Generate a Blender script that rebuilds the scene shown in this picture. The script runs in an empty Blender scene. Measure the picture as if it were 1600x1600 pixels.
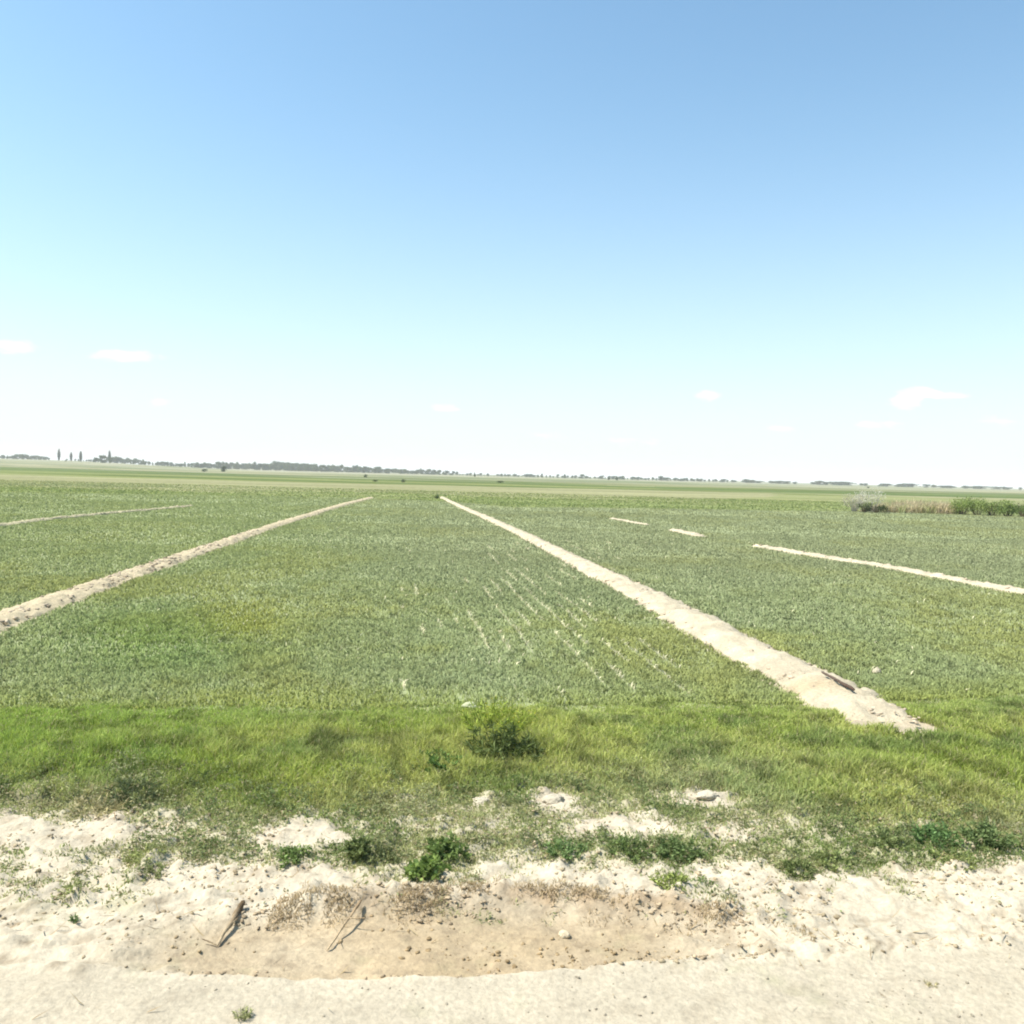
import bpy, math, random
import numpy as np
from mathutils import Vector, Matrix

# ------------------------------------------------------------------ camera
SC = bpy.context.scene
COL = SC.collection
CAM_H = 2.5
F_PX = 1386.0                       # focal length for a 1600 px wide frame
PITCH = math.atan((800 - 741.5) / F_PX)
ROLL = math.atan(0.0262)
fw = Vector((0, math.cos(PITCH), -math.sin(PITCH)))
up0 = Vector((0, math.sin(PITCH), math.cos(PITCH)))
rt0 = Vector((1, 0, 0))
RT = rt0 * math.cos(ROLL) + up0 * math.sin(ROLL)
UP = up0 * math.cos(ROLL) - rt0 * math.sin(ROLL)
cam = bpy.data.objects.new("camera", bpy.data.cameras.new("camera"))
COL.objects.link(cam)
m = Matrix((RT, UP, -fw)).transposed().to_4x4()
m.translation = Vector((0, 0, CAM_H))
cam.matrix_world = m
cam.data.sensor_width = 36
cam.data.lens = F_PX / 1600 * 36
cam.data.clip_start = 0.05
cam.data.clip_end = 30000
SC.camera = cam

# ------------------------------------------------------------------ light
SUN_EL = math.radians(58)
SUN_AZ = math.radians(-97)          # from +Y towards +X (negative: to the left)
S = Vector((math.sin(SUN_AZ) * math.cos(SUN_EL), math.cos(SUN_AZ) * math.cos(SUN_EL), math.sin(SUN_EL)))
sun = bpy.data.objects.new("sun", bpy.data.lights.new("sun", 'SUN'))
sun.data.energy = 4.3
sun.data.angle = math.radians(0.53)
sun.data.color = (1.0, 0.955, 0.88)
sun.rotation_euler = S.to_track_quat('Z', 'Y').to_euler()
COL.objects.link(sun)

world = bpy.data.worlds.new("World")
SC.world = world
world.use_nodes = True
nt = world.node_tree
N, L = nt.nodes, nt.links
N.clear()
out = N.new('ShaderNodeOutputWorld')
bg = N.new('ShaderNodeBackground')
bg.inputs['Strength'].default_value = 0.127
sky = N.new('ShaderNodeTexSky')
sky.sky_type = 'NISHITA'
sky.sun_disc = False
sky.sun_elevation = SUN_EL
sky.sun_rotation = SUN_AZ
sky.altitude = 300
sky.air_density = 1.0
sky.dust_density = 1.2
sky.ozone_density = 1.0


def wm(op, a, b=None, c=None, clamp=False):
    n = N.new('ShaderNodeMath')
    n.operation = op
    n.use_clamp = clamp
    for i, v in enumerate((a, b, c)):
        if v is None:
            continue
        if isinstance(v, (int, float)):
            n.inputs[i].default_value = v
        else:
            L.new(v, n.inputs[i])
    return n.outputs[0]


tc = N.new('ShaderNodeTexCoord')
sp = N.new('ShaderNodeSeparateXYZ')
L.new(tc.outputs['Generated'], sp.inputs[0])
yy = wm('MAXIMUM', sp.outputs[1], 0.02)
U = wm('DIVIDE', sp.outputs[0], yy)
V = wm('DIVIDE', sp.outputs[2], yy)
cuv = N.new('ShaderNodeCombineXYZ')
L.new(wm('MULTIPLY', U, 1.0), cuv.inputs[0])
L.new(wm('MULTIPLY', V, 3.2), cuv.inputs[1])
nz = N.new('ShaderNodeTexNoise')
nz.inputs['Scale'].default_value = 30
nz.inputs['Detail'].default_value = 6
nz.inputs['Roughness'].default_value = 0.66
L.new(cuv.outputs[0], nz.inputs['Vector'])


def dirvec(px, py):
    return (fw * F_PX + RT * (px - 800) + UP * (800 - py)).normalized()


# small fair-weather clouds low over the horizon: direction, half width, half height, strength
CLOUDS = [(10, 541, 70, 16, .75), (192, 556, 78, 14, .9), (246, 629, 26, 10, .7), (696, 637, 34, 9, .7),
          (1106, 619, 30, 11, .8), (1412, 630, 40, 14, .9), (1436, 615, 42, 13, 1.0), (1480, 617, 46, 9, .7), (1380, 665, 58, 12, .55),
          (1560, 657, 70, 12, .5), (1215, 668, 50, 10, .45), (850, 680, 60, 14, .4), (340, 690, 60, 12, .3),
          (1000, 690, 90, 12, .4)]
tot = None
for px, py, a, b, s in CLOUDS:
    d = dirvec(px, py)
    u, v = d.x / d.y, d.z / d.y
    q1 = wm('MULTIPLY', wm('SUBTRACT', U, u), F_PX / a)
    q2 = wm('MULTIPLY', wm('SUBTRACT', V, v), F_PX / b)
    r = wm('ADD', wm('MULTIPLY', q1, q1), wm('MULTIPLY', q2, q2))
    msk = wm('MULTIPLY', wm('SUBTRACT', 1.0, r, clamp=True), s)
    tot = msk if tot is None else wm('ADD', tot, msk)
cl = wm('MULTIPLY', wm('SUBTRACT', wm('ADD', wm('MULTIPLY', tot, .82), wm('MULTIPLY', nz.outputs['Fac'], 1.5)), 1.02), 2.0, clamp=True)
cl = wm('MULTIPLY', cl, wm('MULTIPLY', tot, 3.0, clamp=True))
cl = wm('MULTIPLY', cl, 0.95)
# moist air whitens the sky towards the horizon
el = wm('MAXIMUM', sp.outputs[2], 0.0)
wh = wm('POWER', wm('SUBTRACT', 1.0, wm('MULTIPLY', el, 1.6), clamp=True), 3.4)
wh = wm('MULTIPLY', wh, 0.97)
mx0 = N.new('ShaderNodeMix'); mx0.data_type = 'RGBA'
L.new(wh, mx0.inputs['Factor'])
tn = N.new('ShaderNodeVectorMath'); tn.operation = 'MULTIPLY'
tn.inputs[1].default_value = (.835, 1.015, .965)
L.new(sky.outputs[0], tn.inputs[0])
L.new(tn.outputs[0], mx0.inputs['A'])
mx0.inputs['B'].default_value = (3.95, 4.0, 4.08, 1)
mx = N.new('ShaderNodeMix'); mx.data_type = 'RGBA'
L.new(cl, mx.inputs['Factor'])
L.new(mx0.outputs['Result'], mx.inputs['A'])
mx.inputs['B'].default_value = (5.0, 4.85, 4.85, 1)
L.new(mx.outputs['Result'], bg.inputs[0])
L.new(bg.outputs[0], out.inputs[0])

SC.view_settings.view_transform = 'Standard'
SC.view_settings.look = 'None'
SC.view_settings.gamma = 1
SC.view_settings.exposure = 0.9
SC.cycles.filter_width = 2.0
SC.cycles.volume_bounces = 2
SC.cycles.max_bounces = 6
SC.cycles.transparent_max_bounces = 8

# ------------------------------------------------------------------ helpers
rng = np.random.default_rng(7)
random.seed(7)


def gp(px, py, z=0.0):
    d = fw * F_PX + RT * (px - 800) + UP * (800 - py)
    t = (z - CAM_H) / d.z
    return (d.x * t, d.y * t)


def at(px, dist):                    # world x of picture column px at distance dist, and the row of the flat ground there
    d = fw * F_PX + RT * (px - 800) + UP * (800 - (720.5 + 0.0262 * px))
    return d.x / d.y * dist


def ss(a, b, x):
    t = np.clip((x - a) / (b - a), 0, 1)
    return t * t * (3 - 2 * t)


def vn(x, y, seed=0):
    x = np.asarray(x, float); y = np.asarray(y, float)
    ix = np.floor(x).astype(np.int64); iy = np.floor(y).astype(np.int64)
    fx = x - ix; fy = y - iy
    fx = fx * fx * (3 - 2 * fx); fy = fy * fy * (3 - 2 * fy)

    def h(a, b):
        n = (a * 374761393 + b * 668265263 + seed * 974634777) & 0xffffffff
        n = ((n ^ (n >> 13)) * 1274126177) & 0xffffffff
        n = ((n ^ (n >> 16)) * 2246822519) & 0xffffffff
        return ((n ^ (n >> 15)) & 0xffffff) / float(0xffffff)
    a = h(ix, iy); b = h(ix + 1, iy); c = h(ix, iy + 1); d = h(ix + 1, iy + 1)
    return (a * (1 - fx) + b * fx) * (1 - fy) + (c * (1 - fx) + d * fx) * fy


def fbm(x, y, seed=0, o=4, g=0.5):
    s = 0; a = 1; t = 0
    for i in range(o):
        s = s + a * vn(x * 2 ** i + 17.3 * i, y * 2 ** i + 5.1 * i, seed + i)
        t += a; a *= g
    return s / t


def curve(pts):
    w = sorted(gp(*p) for p in pts)
    xs = np.array([p[0] for p in w]); ys = np.array([p[1] for p in w])
    return lambda x: np.interp(x, xs, ys)


def tag(o, label=None, cat=None, group=None, kind=None):
    if label: o['label'] = label
    if cat: o['category'] = cat
    if group: o['group'] = group
    if kind: o['kind'] = kind
    return o


def link(name, data, parent=None, loc=None):
    o = bpy.data.objects.new(name, data)
    COL.objects.link(o)
    if parent: o.parent = parent
    if loc: o.location = loc
    return o


def mesh_np(name, verts, faces_flat, counts, mat, colors=None, smooth=False):
    me = bpy.data.meshes.new(name)
    verts = np.asarray(verts, np.float32); faces_flat = np.asarray(faces_flat, np.int32); counts = np.asarray(counts, np.int32)
    me.vertices.add(len(verts)); me.vertices.foreach_set('co', verts.ravel())
    me.loops.add(len(faces_flat)); me.loops.foreach_set('vertex_index', faces_flat)
    me.polygons.add(len(counts))
    st = np.concatenate(([0], np.cumsum(counts)[:-1])).astype(np.int32)
    me.polygons.foreach_set('loop_start', st)
    me.update(calc_edges=True)
    me.validate()
    if smooth: me.shade_smooth()
    if colors is not None:
        at_ = me.attributes.new('tint', 'FLOAT_COLOR', 'POINT')
        c = np.ones((len(verts), 4), np.float32); c[:, :3] = colors
        at_.data.foreach_set('color', c.ravel())
    if mat: me.materials.append(mat)
    return me


# ------------------------------------------------------------------ materials
def new_mat(name):
    mt = bpy.data.materials.new(name); mt.use_nodes = True
    t = mt.node_tree; t.nodes.clear()
    o = t.nodes.new('ShaderNodeOutputMaterial')
    return mt, t, o


def leaf_mat(name, trans=0.35, rough=0.7, spec=0.1, upw=0.0):
    mt, t, o = new_mat(name)
    a = t.nodes.new('ShaderNodeAttribute'); a.attribute_name = 'tint'
    p = t.nodes.new('ShaderNodeBsdfPrincipled')
    p.inputs['Roughness'].default_value = rough
    p.inputs['Specular IOR Level'].default_value = spec
    tr = t.nodes.new('ShaderNodeBsdfTranslucent')
    hs = t.nodes.new('ShaderNodeHueSaturation'); hs.inputs['Saturation'].default_value = 1.1; hs.inputs['Value'].default_value = 1.1
    t.links.new(a.outputs['Color'], p.inputs['Base Color'])
    t.links.new(a.outputs['Color'], hs.inputs['Color']); t.links.new(hs.outputs[0], tr.inputs[0])
    if upw:                             # soft, many-leaved surface: leaf normals lean towards the sky
        ge = t.nodes.new('ShaderNodeNewGeometry')
        mn = t.nodes.new('ShaderNodeMix'); mn.data_type = 'VECTOR'; mn.inputs['Factor'].default_value = upw
        t.links.new(ge.outputs['Normal'], mn.inputs[4]); mn.inputs[5].default_value = (0, 0, 1)
        no = t.nodes.new('ShaderNodeVectorMath'); no.operation = 'NORMALIZE'
        t.links.new(mn.outputs[1], no.inputs[0])
        t.links.new(no.outputs[0], p.inputs['Normal'])
    mxs = t.nodes.new('ShaderNodeMixShader'); mxs.inputs[0].default_value = trans
    t.links.new(p.outputs[0], mxs.inputs[1]); t.links.new(tr.outputs[0], mxs.inputs[2])
    t.links.new(mxs.outputs[0], o.inputs[0])
    return mt


def soil_mat(name, scale=1.0, bump=0.6, lo=0.76, hi=1.10, attr=True, base=(.5, .42, .3)):
    mt, t, o = new_mat(name)
    nn = t.nodes; ll = t.links
    g = nn.new('ShaderNodeNewGeometry')
    p = nn.new('ShaderNodeBsdfPrincipled'); p.inputs['Roughness'].default_value = 0.95
    p.inputs['Specular IOR Level'].default_value = 0.1
    n1 = nn.new('ShaderNodeTexNoise'); n1.inputs['Scale'].default_value = 26 * scale; n1.inputs['Detail'].default_value = 9; n1.inputs['Roughness'].default_value = .7
    n2 = nn.new('ShaderNodeTexNoise'); n2.inputs['Scale'].default_value = 2.3 * scale; n2.inputs['Detail'].default_value = 5
    vo = nn.new('ShaderNodeTexVoronoi'); vo.inputs['Scale'].default_value = 34 * scale
    for x in (n1, n2, vo): ll.new(g.outputs['Position'], x.inputs['Vector'])
    r1 = nn.new('ShaderNodeMapRange'); r1.inputs['From Min'].default_value = .32; r1.inputs['From Max'].default_value = .66
    r1.inputs['To Min'].default_value = lo; r1.inputs['To Max'].default_value = hi
    ll.new(n1.outputs['Fac'], r1.inputs['Value'])
    r2 = nn.new('ShaderNodeMapRange'); r2.inputs['From Min'].default_value = .3; r2.inputs['From Max'].default_value = .7
    r2.inputs['To Min'].default_value = .88; r2.inputs['To Max'].default_value = 1.08
    ll.new(n2.outputs['Fac'], r2.inputs['Value'])
    mu = nn.new('ShaderNodeMath'); mu.operation = 'MULTIPLY'
    ll.new(r1.outputs[0], mu.inputs[0]); ll.new(r2.outputs[0], mu.inputs[1])
    vm = nn.new('ShaderNodeVectorMath'); vm.operation = 'SCALE'
    if attr:
        a = nn.new('ShaderNodeAttribute'); a.attribute_name = 'tint'; ll.new(a.outputs['Color'], vm.inputs[0])
    else:
        vm.inputs[0].default_value = base
    ll.new(mu.outputs[0], vm.inputs['Scale'])
    ll.new(vm.outputs[0], p.inputs['Base Color'])
    ad = nn.new('ShaderNodeMath'); ad.operation = 'ADD'
    ll.new(n1.outputs['Fac'], ad.inputs[0])
    sc = nn.new('ShaderNodeMath'); sc.operation = 'MULTIPLY'; sc.inputs[1].default_value = -.35
    ll.new(vo.outputs['Distance'], sc.inputs[0]); ll.new(sc.outputs[0], ad.inputs[1])
    b = nn.new('ShaderNodeBump'); b.inputs['Strength'].default_value = bump; b.inputs['Distance'].default_value = 0.02 / scale
    ll.new(ad.outputs[0], b.inputs['Height']); ll.new(b.outputs[0], p.inputs['Normal'])
    ll.new(p.outputs[0], o.inputs[0])
    return mt


M_SOIL = soil_mat('pale_soil')
M_CLOD = soil_mat('crumbly_soil', 1.6, .9)
M_LEAF = leaf_mat('leaf')
M_GRASS = leaf_mat('grass_blade', .38, .7, .12)
M_CROP = leaf_mat('crop_leaf', .25, .8, .05, .75)
M_DRY = leaf_mat('dry_stalk', .2, .8, .1)
M_WOOD = soil_mat('weathered_wood', 3.0, .8, .6, 1.2)

# farmland beyond the crop: strips of different fields lying across the view
M_FARM, t, o = new_mat('farmland')
nn, ll = t.nodes, t.links
g = nn.new('ShaderNodeNewGeometry'); s3 = nn.new('ShaderNodeSeparateXYZ'); ll.new(g.outputs['Position'], s3.inputs[0])


def fm(op, a, b=None, c=None, clamp=False):
    n = nn.new('ShaderNodeMath'); n.operation = op; n.use_clamp = clamp
    for i, v in enumerate((a, b, c)):
        if v is None: continue
        if isinstance(v, (int, float)): n.inputs[i].default_value = v
        else: ll.new(v, n.inputs[i])
    return n.outputs[0]


mp = nn.new('ShaderNodeMapping'); mp.inputs['Scale'].default_value = (.006, .03, 1); ll.new(g.outputs['Position'], mp.inputs['Vector'])
na = nn.new('ShaderNodeTexNoise'); na.inputs['Scale'].default_value = 1.0; na.inputs['Detail'].default_value = 4; ll.new(mp.outputs[0], na.inputs['Vector'])
mp2 = nn.new('ShaderNodeMapping'); mp2.inputs['Scale'].default_value = (.02, .10, 1); mp2.inputs['Location'].default_value = (7, 3, 0); ll.new(g.outputs['Position'], mp2.inputs['Vector'])
nb = nn.new('ShaderNodeTexNoise'); nb.inputs['Scale'].default_value = 1.0; nb.inputs['Detail'].default_value = 6; nb.inputs['Roughness'].default_value = .6; ll.new(mp2.outputs[0], nb.inputs['Vector'])
inv = fm('DIVIDE', 3465.0 / 50.0, fm('MAXIMUM', s3.outputs[1], 60.0))
warp = fm('MULTIPLY_ADD', fm('SUBTRACT', na.outputs['Fac'], .5), 1.9, 1.0)
tt = fm('MULTIPLY', inv, warp)
rp = nn.new('ShaderNodeValToRGB'); ll.new(tt, rp.inputs[0])
stops = [(0.00, (.33, .36, .25)), (.07, (.46, .44, .32)), (.10, (.34, .35, .22)), (.15, (.44, .43, .28)), (.19, (.13, .18, .07)), (.25, (.21, .26, .10)), (.29, (.13, .175, .06)), (.32, (.17, .22, .07)),
         (.37, (.30, .33, .13)), (.45, (.36, .37, .18)), (.50, (.24, .28, .11)), (.57, (.36, .37, .17)), (.66, (.27, .31, .12)), (.70, (.38, .38, .19)), (.80, (.29, .33, .13)), (1.0, (.25, .29, .12))]
e = rp.color_ramp.elements
e[0].position = stops[0][0]; e[0].color = (*stops[0][1], 1)
e[1].position = 1.0; e[1].color = (*stops[-1][1], 1)
for ps, c in stops[1:-1]:
    x = e.new(ps); x.color = (*c, 1)
mp3 = nn.new('ShaderNodeMapping'); mp3.inputs['Scale'].default_value = (.0055, .016, 1); mp3.inputs['Rotation'].default_value = (0, 0, .12); ll.new(g.outputs['Position'], mp3.inputs['Vector'])
vo = nn.new('ShaderNodeTexVoronoi'); vo.inputs['Scale'].default_value = 1.0; ll.new(mp3.outputs[0], vo.inputs['Vector'])
sc3 = nn.new('ShaderNodeSeparateColor'); ll.new(vo.outputs['Color'], sc3.inputs[0])
pm = fm('MULTIPLY', fm('GREATER_THAN', sc3.outputs[0], .70), .6)
pmx = nn.new('ShaderNodeMix'); pmx.data_type = 'RGBA'; ll.new(pm, pmx.inputs['Factor']); ll.new(rp.outputs[0], pmx.inputs['A']); pmx.inputs['B'].default_value = (.42, .39, .23, 1)
pm2 = fm('MULTIPLY', fm('GREATER_THAN', sc3.outputs[1], .66), .55)
pmy = nn.new('ShaderNodeMix'); pmy.data_type = 'RGBA'; ll.new(pm2, pmy.inputs['Factor']); ll.new(pmx.outputs['Result'], pmy.inputs['A']); pmy.inputs['B'].default_value = (.13, .19, .07, 1)
r3 = nn.new('ShaderNodeMapRange'); r3.inputs['From Min'].default_value = .3; r3.inputs['From Max'].default_value = .7
r3.inputs['To Min'].default_value = .75; r3.inputs['To Max'].default_value = 1.2
ll.new(nb.outputs['Fac'], r3.inputs['Value'])
nc = nn.new('ShaderNodeTexNoise'); nc.inputs['Scale'].default_value = .9; nc.inputs['Detail'].default_value = 6; ll.new(g.outputs['Position'], nc.inputs['Vector'])
r4 = nn.new('ShaderNodeMapRange'); r4.inputs['From Min'].default_value = .3; r4.inputs['From Max'].default_value = .7
r4.inputs['To Min'].default_value = .8; r4.inputs['To Max'].default_value = 1.2
ll.new(nc.outputs['Fac'], r4.inputs['Value'])
vm = nn.new('ShaderNodeVectorMath'); vm.operation = 'SCALE'; ll.new(pmy.outputs['Result'], vm.inputs[0]); ll.new(fm('MULTIPLY', fm('MULTIPLY', r3.outputs[0], r4.outputs[0]), .60), vm.inputs['Scale'])
p = nn.new('ShaderNodeBsdfPrincipled'); p.inputs['Roughness'].default_value = 1; p.inputs['Specular IOR Level'].default_value = 0
ll.new(vm.outputs[0], p.inputs['Base Color'])
ll.new(p.outputs[0], o.inputs[0])

# ------------------------------------------------------------------ layout of the ground
R_ = curve([(-400, 1490), (0, 1505), (150, 1515), (400, 1527), (700, 1525), (900, 1510), (1100, 1500), (1300, 1492), (1600, 1474), (2000, 1440)])
B_ = curve([(-400, 1470), (0, 1455), (150, 1446), (480, 1418), (600, 1409), (800, 1402), (950, 1410), (1100, 1430), (1300, 1462), (1600, 1462), (2000, 1430)])
W_ = curve([(-400, 1410), (0, 1400), (200, 1378), (350, 1350), (600, 1385), (750, 1380), (900, 1370), (1050, 1395), (1250, 1375), (1450, 1362), (1600, 1345), (2000, 1330)])
G_ = curve([(-500, 1252), (0, 1250), (230, 1256), (400, 1285), (600, 1262), (750, 1238), (950, 1246), (1100, 1238), (1300, 1285), (1450, 1300), (1600, 1290), (2100, 1280)])
F_ = curve([(-600, 1108), (0, 1108), (700, 1107), (1000, 1105), (1250, 1101), (1430, 1096), (1600, 1088), (2200, 1080)])
E_ = curve([(-500, 772), (0, 770), (200, 772), (400, 775), (580, 778), (700, 784), (800, 793), (1000, 794), (1200, 798), (1400, 800), (1600, 806), (1900, 812)])


def wpix(pts):
    return np.array([gp(*p) for p in pts])


def resamp(P, n):
    P = np.asarray(P); s = np.r_[0, np.cumsum(np.hypot(*np.diff(P, axis=0).T))]
    q = np.linspace(0, s[-1], n)
    return np.c_[np.interp(q, s, P[:, 0]), np.interp(q, s, P[:, 1])], s[-1]


STRIPS = {
    'right': (wpix([(1386, 1137), (1328, 1102), (1240, 1052), (1140, 1003), (1025, 940), (900, 878), (800, 829), (735, 799), (690, 778)]), .48, .25),
    'left': (wpix([(-420, 1110), (-150, 1030), (0, 972), (100, 935), (200, 900), (300, 866), (400, 832), (500, 799), (545, 786), (580, 778)]), .38, .32),
    'far_left': (wpix([(-300, 862), (-150, 842), (0, 822), (60, 814), (120, 808), (200, 800), (300, 791)]), .30, .2),
    'far_right': (wpix([(2000, 1000), (1800, 963), (1600, 928), (1500, 909), (1400, 890), (1300, 874), (1180, 853)]), .26, .24),
    'gap_right': (wpix([(1095, 838), (1050, 829)]), .3, .3),
    'faint_right': (wpix([(1012, 821), (955, 811)]), .18, .18),
}


def dist_strip(x, y, P):
    best = np.full(np.shape(x), 1e9)
    for i in range(len(P) - 1):
        a = P[i]; b = P[i + 1]; d = b - a; l2 = d @ d
        t = np.clip(((x - a[0]) * d[0] + (y - a[1]) * d[1]) / l2, 0, 1)
        best = np.minimum(best, np.hypot(x - a[0] - t * d[0], y - a[1] - t * d[1]))
    return best


def strip_half(key, y):
    P, w0, w1 = STRIPS[key]
    return w0 + (w1 - w0) * ss(10, 45, y)


def on_strip(x, y, grow=0.0):
    r = np.zeros(np.shape(x), bool)
    for k, (P, w0, w1) in STRIPS.items():
        d = dist_strip(x, y, P)
        r |= d < strip_half(k, y) * (1 + .7 * (fbm(x * 3.5, y * 3.5, 91, 4, .6) - .5)) + grow
    return r


# bare and overgrown spots of the weedy verge: picture position, half size, amount
SPOTS = [(1350, 1345, 240, 26, .35), (490, 1308, 70, 24, -1.4), (120, 1300, 190, 26, -1.0), (330, 1310, 120, 14, -.4), (865, 1252, 34, 13, -1.3), (752, 1252, 28, 11, -.9), (960, 1292, 95, 18, -.9),
         (1110, 1252, 60, 14, -1.2), (640, 1300, 50, 12, -.5), (1140, 1300, 60, 16, -.3), (1420, 1290, 60, 12, -.5), (1230, 1250, 60, 16, .4),
         (400, 1330, 130, 22, .75), (60, 1388, 120, 14, .2), (240, 1360, 90, 22, .25), (580, 1335, 60, 22, .7), (680, 1350, 70, 26, .7), (820, 1335, 60, 18, .6), (1000, 1328, 130, 18, .8),
         (1045, 1378, 45, 16, .5), (1270, 1355, 70, 24, .6), (1400, 1325, 110, 24, .7), (1540, 1310, 90, 26, .8), (1480, 1350, 80, 14, .3), (560, 1280, 70, 14, .4),
         (330, 1318, 150, 20, .5), (620, 1312, 110, 26, .6), (880, 1305, 160, 24, .35), (1180, 1330, 120, 26, .45), (740, 1375, 100, 12, .25), (300, 1395, 60, 14, .1), (150, 1420, 180, 20, .22), (330, 1400, 120, 12, .12), (1130, 1400, 120, 12, .15), (1400, 1400, 160, 12, .1), (50, 1335, 90, 16, .2)]


def pxy(x, y, z=0.0):
    d = np.stack([x, y, np.full(np.shape(x), z - CAM_H)], -1)
    dz = d @ np.array(fw); dx = d @ np.array(RT); dy = d @ np.array(UP)
    return 800 + F_PX * dx / dz, 800 - F_PX * dy / dz


SPOTW = []
for px, py, a, b, s in SPOTS:
    c = gp(px, py); ex = gp(px + a, py); ey0 = gp(px, py - b); ey1 = gp(px, py + b)
    SPOTW.append((c[0], c[1], ex[0] - c[0], (ey0[1] - ey1[1]) / 2, s))


def cover(x, y):
    """how much of the ground the verge plants cover, 0..1 (before clumping)"""
    w, gg = W_(x), G_(x)
    v = -.16 + 1.05 * ss(w - .2, gg + .1, y) + .5 * ss(gg - .05, gg + .35, y)
    for cx, cy, a, b, s in SPOTW:
        v = v + s * np.exp(-(((x - cx) / a) ** 2 + ((y - cy) / b) ** 2))
    return v


def clump(x, y):
    return .6 * fbm(x * 3.2, y * 3.2, 41, 4, .62) + .4 * fbm(x * 11, y * 11, 43, 3, .6)


def plants(x, y):
    return np.clip((cover(x, y) + 2.2 * (clump(x, y) - .52)) * 1.0, 0, 1)


def rut(x, y):
    """1 inside the scraped wheel track beside the road"""
    r, b = R_(x), B_(x)
    xl, xr = gp(90, 1480)[0], gp(1380, 1480)[0]
    n = .06 * (fbm(x * 3, y * 3, 5, 3) - .5)
    end = ss(xl, xl + 1.0, x) * (1 - ss(xr - 1.5, xr, x))
    return ss(r - .02, r + .05 + .25 * ss(gp(900, 1500)[0], gp(1300, 1490)[0], x), y + n * .8) * (1 - ss(b - .16, b + .06, y + n)) * end


def H(x, y):
    x = np.asarray(x, float); y = np.asarray(y, float)
    near = 1 - ss(9.2, 10.5, y)
    r, b, gg = R_(x), B_(x), G_(x)
    road = 1 - ss(r - .1, r + .05, y)
    rough = (1 - road) * near
    z = .012 * (fbm(x * 1.3, y * 2.2, 3, 4) - .5) * 2
    z = z + rough * .065 * (fbm(x * 2.6, y * 2.6, 11, 5, .55) - .5)
    soil = rough * (1 - ss(gg, gg + .5, y))
    cl = fbm(x * 9, y * 9, 23, 3, .55)
    z = z + soil * .05 * np.maximum(cl - .52, 0) * 4 * (.35 + fbm(x * 1.7, y * 1.7, 29, 2))
    z = z + soil * (.022 * (fbm(x * 22, y * 22, 27, 2) - .5) + .05 * np.maximum(fbm(x * 14, y * 14, 28, 3, .6) - .56, 0) * 2.2)
    rt_ = rut(x, y)
    z = z * (1 - .6 * rt_) - .055 * rt_
    trk = np.exp(-((y - 3.75 - .05 * np.sin(x * .5)) / .09) ** 2) + .7 * np.exp(-((y - 4.22 - .04 * np.sin(x * .45 + 1)) / .05) ** 2)
    z = z - road * .016 * trk * (.5 + fbm(x * 1.2, y * 3, 33, 3)) + road * .01 * (fbm(x * 3.2, y * 5, 34, 3) - .5)
    z = z + road * .006 * (fbm(x * 14, y * 14, 31, 3) - .5) * 2
    # bank behind the track
    xl, xr = gp(420, 1410)[0], gp(1180, 1410)[0]
    z = z + .045 * np.exp(-((y - b - .08) / .10) ** 2) * ss(xl, xl + .3, x) * (1 - ss(xr - .5, xr, x)) * (.4 + 1.2 * fbm(x * 5, y * 5, 37, 3))
    # sod edge at the left
    xe = gp(225, 1252)[0]
    z = z + .07 * ss(gg - .06, gg + .05, y + .12 * (fbm(x * 4, x * 0 + 3, 39, 3) - .5)) * (1 - ss(xe - .3, xe + .3, x)) * (1 - ss(gg + .5, gg + 2.2, y))
    # verge swell
    z = z + .05 * ss(gg, gg + 1.2, y) * (1 - ss(F_(x) - .9, F_(x) + .1, y))
    # slow rise of the far land to the left
    z = z + 5.5 * ss(350, 1050, y) * (1 - ss(-.53, -.30, x / np.maximum(y, 1))) + 0 * x
    z = z + .05 * ss(12, 30, y) * (fbm(x * .08, y * .08, 61, 2) - .5) * 2
    return z


# ground sheet as one grid, cut along the borders of road, verge, crop field and farmland
gx0 = np.arange(-6.2, 6.4, .034)
gs = 1.085
ext = [];
st = .05; v = gx0[-1]
while v < 3400:
    v += st; ext.append(v); st = min(st * gs, 90)
ext = np.array(ext)
GX = np.r_[-(ext[::-1]) + (gx0[0] + gx0[-1]), gx0, ext]
gy0 = np.arange(3.2, 8.2, .03)
far = []; st = .034; v = gy0[-1]
while v < 3500:
    v += st; far.append(v); st = st * 1.028 if v < 300 else min(st * 1.12, 120)
back = []; st = .06; v = gy0[0]
while v > -1500:
    v -= st; back.append(v); st = min(st * 1.2, 150)
GY = np.r_[np.array(back[::-1]), gy0, np.array(far)]
X, Y = np.meshgrid(GX, GY)
Z = H(X, Y)
nx, ny = len(GX), len(GY)


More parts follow.
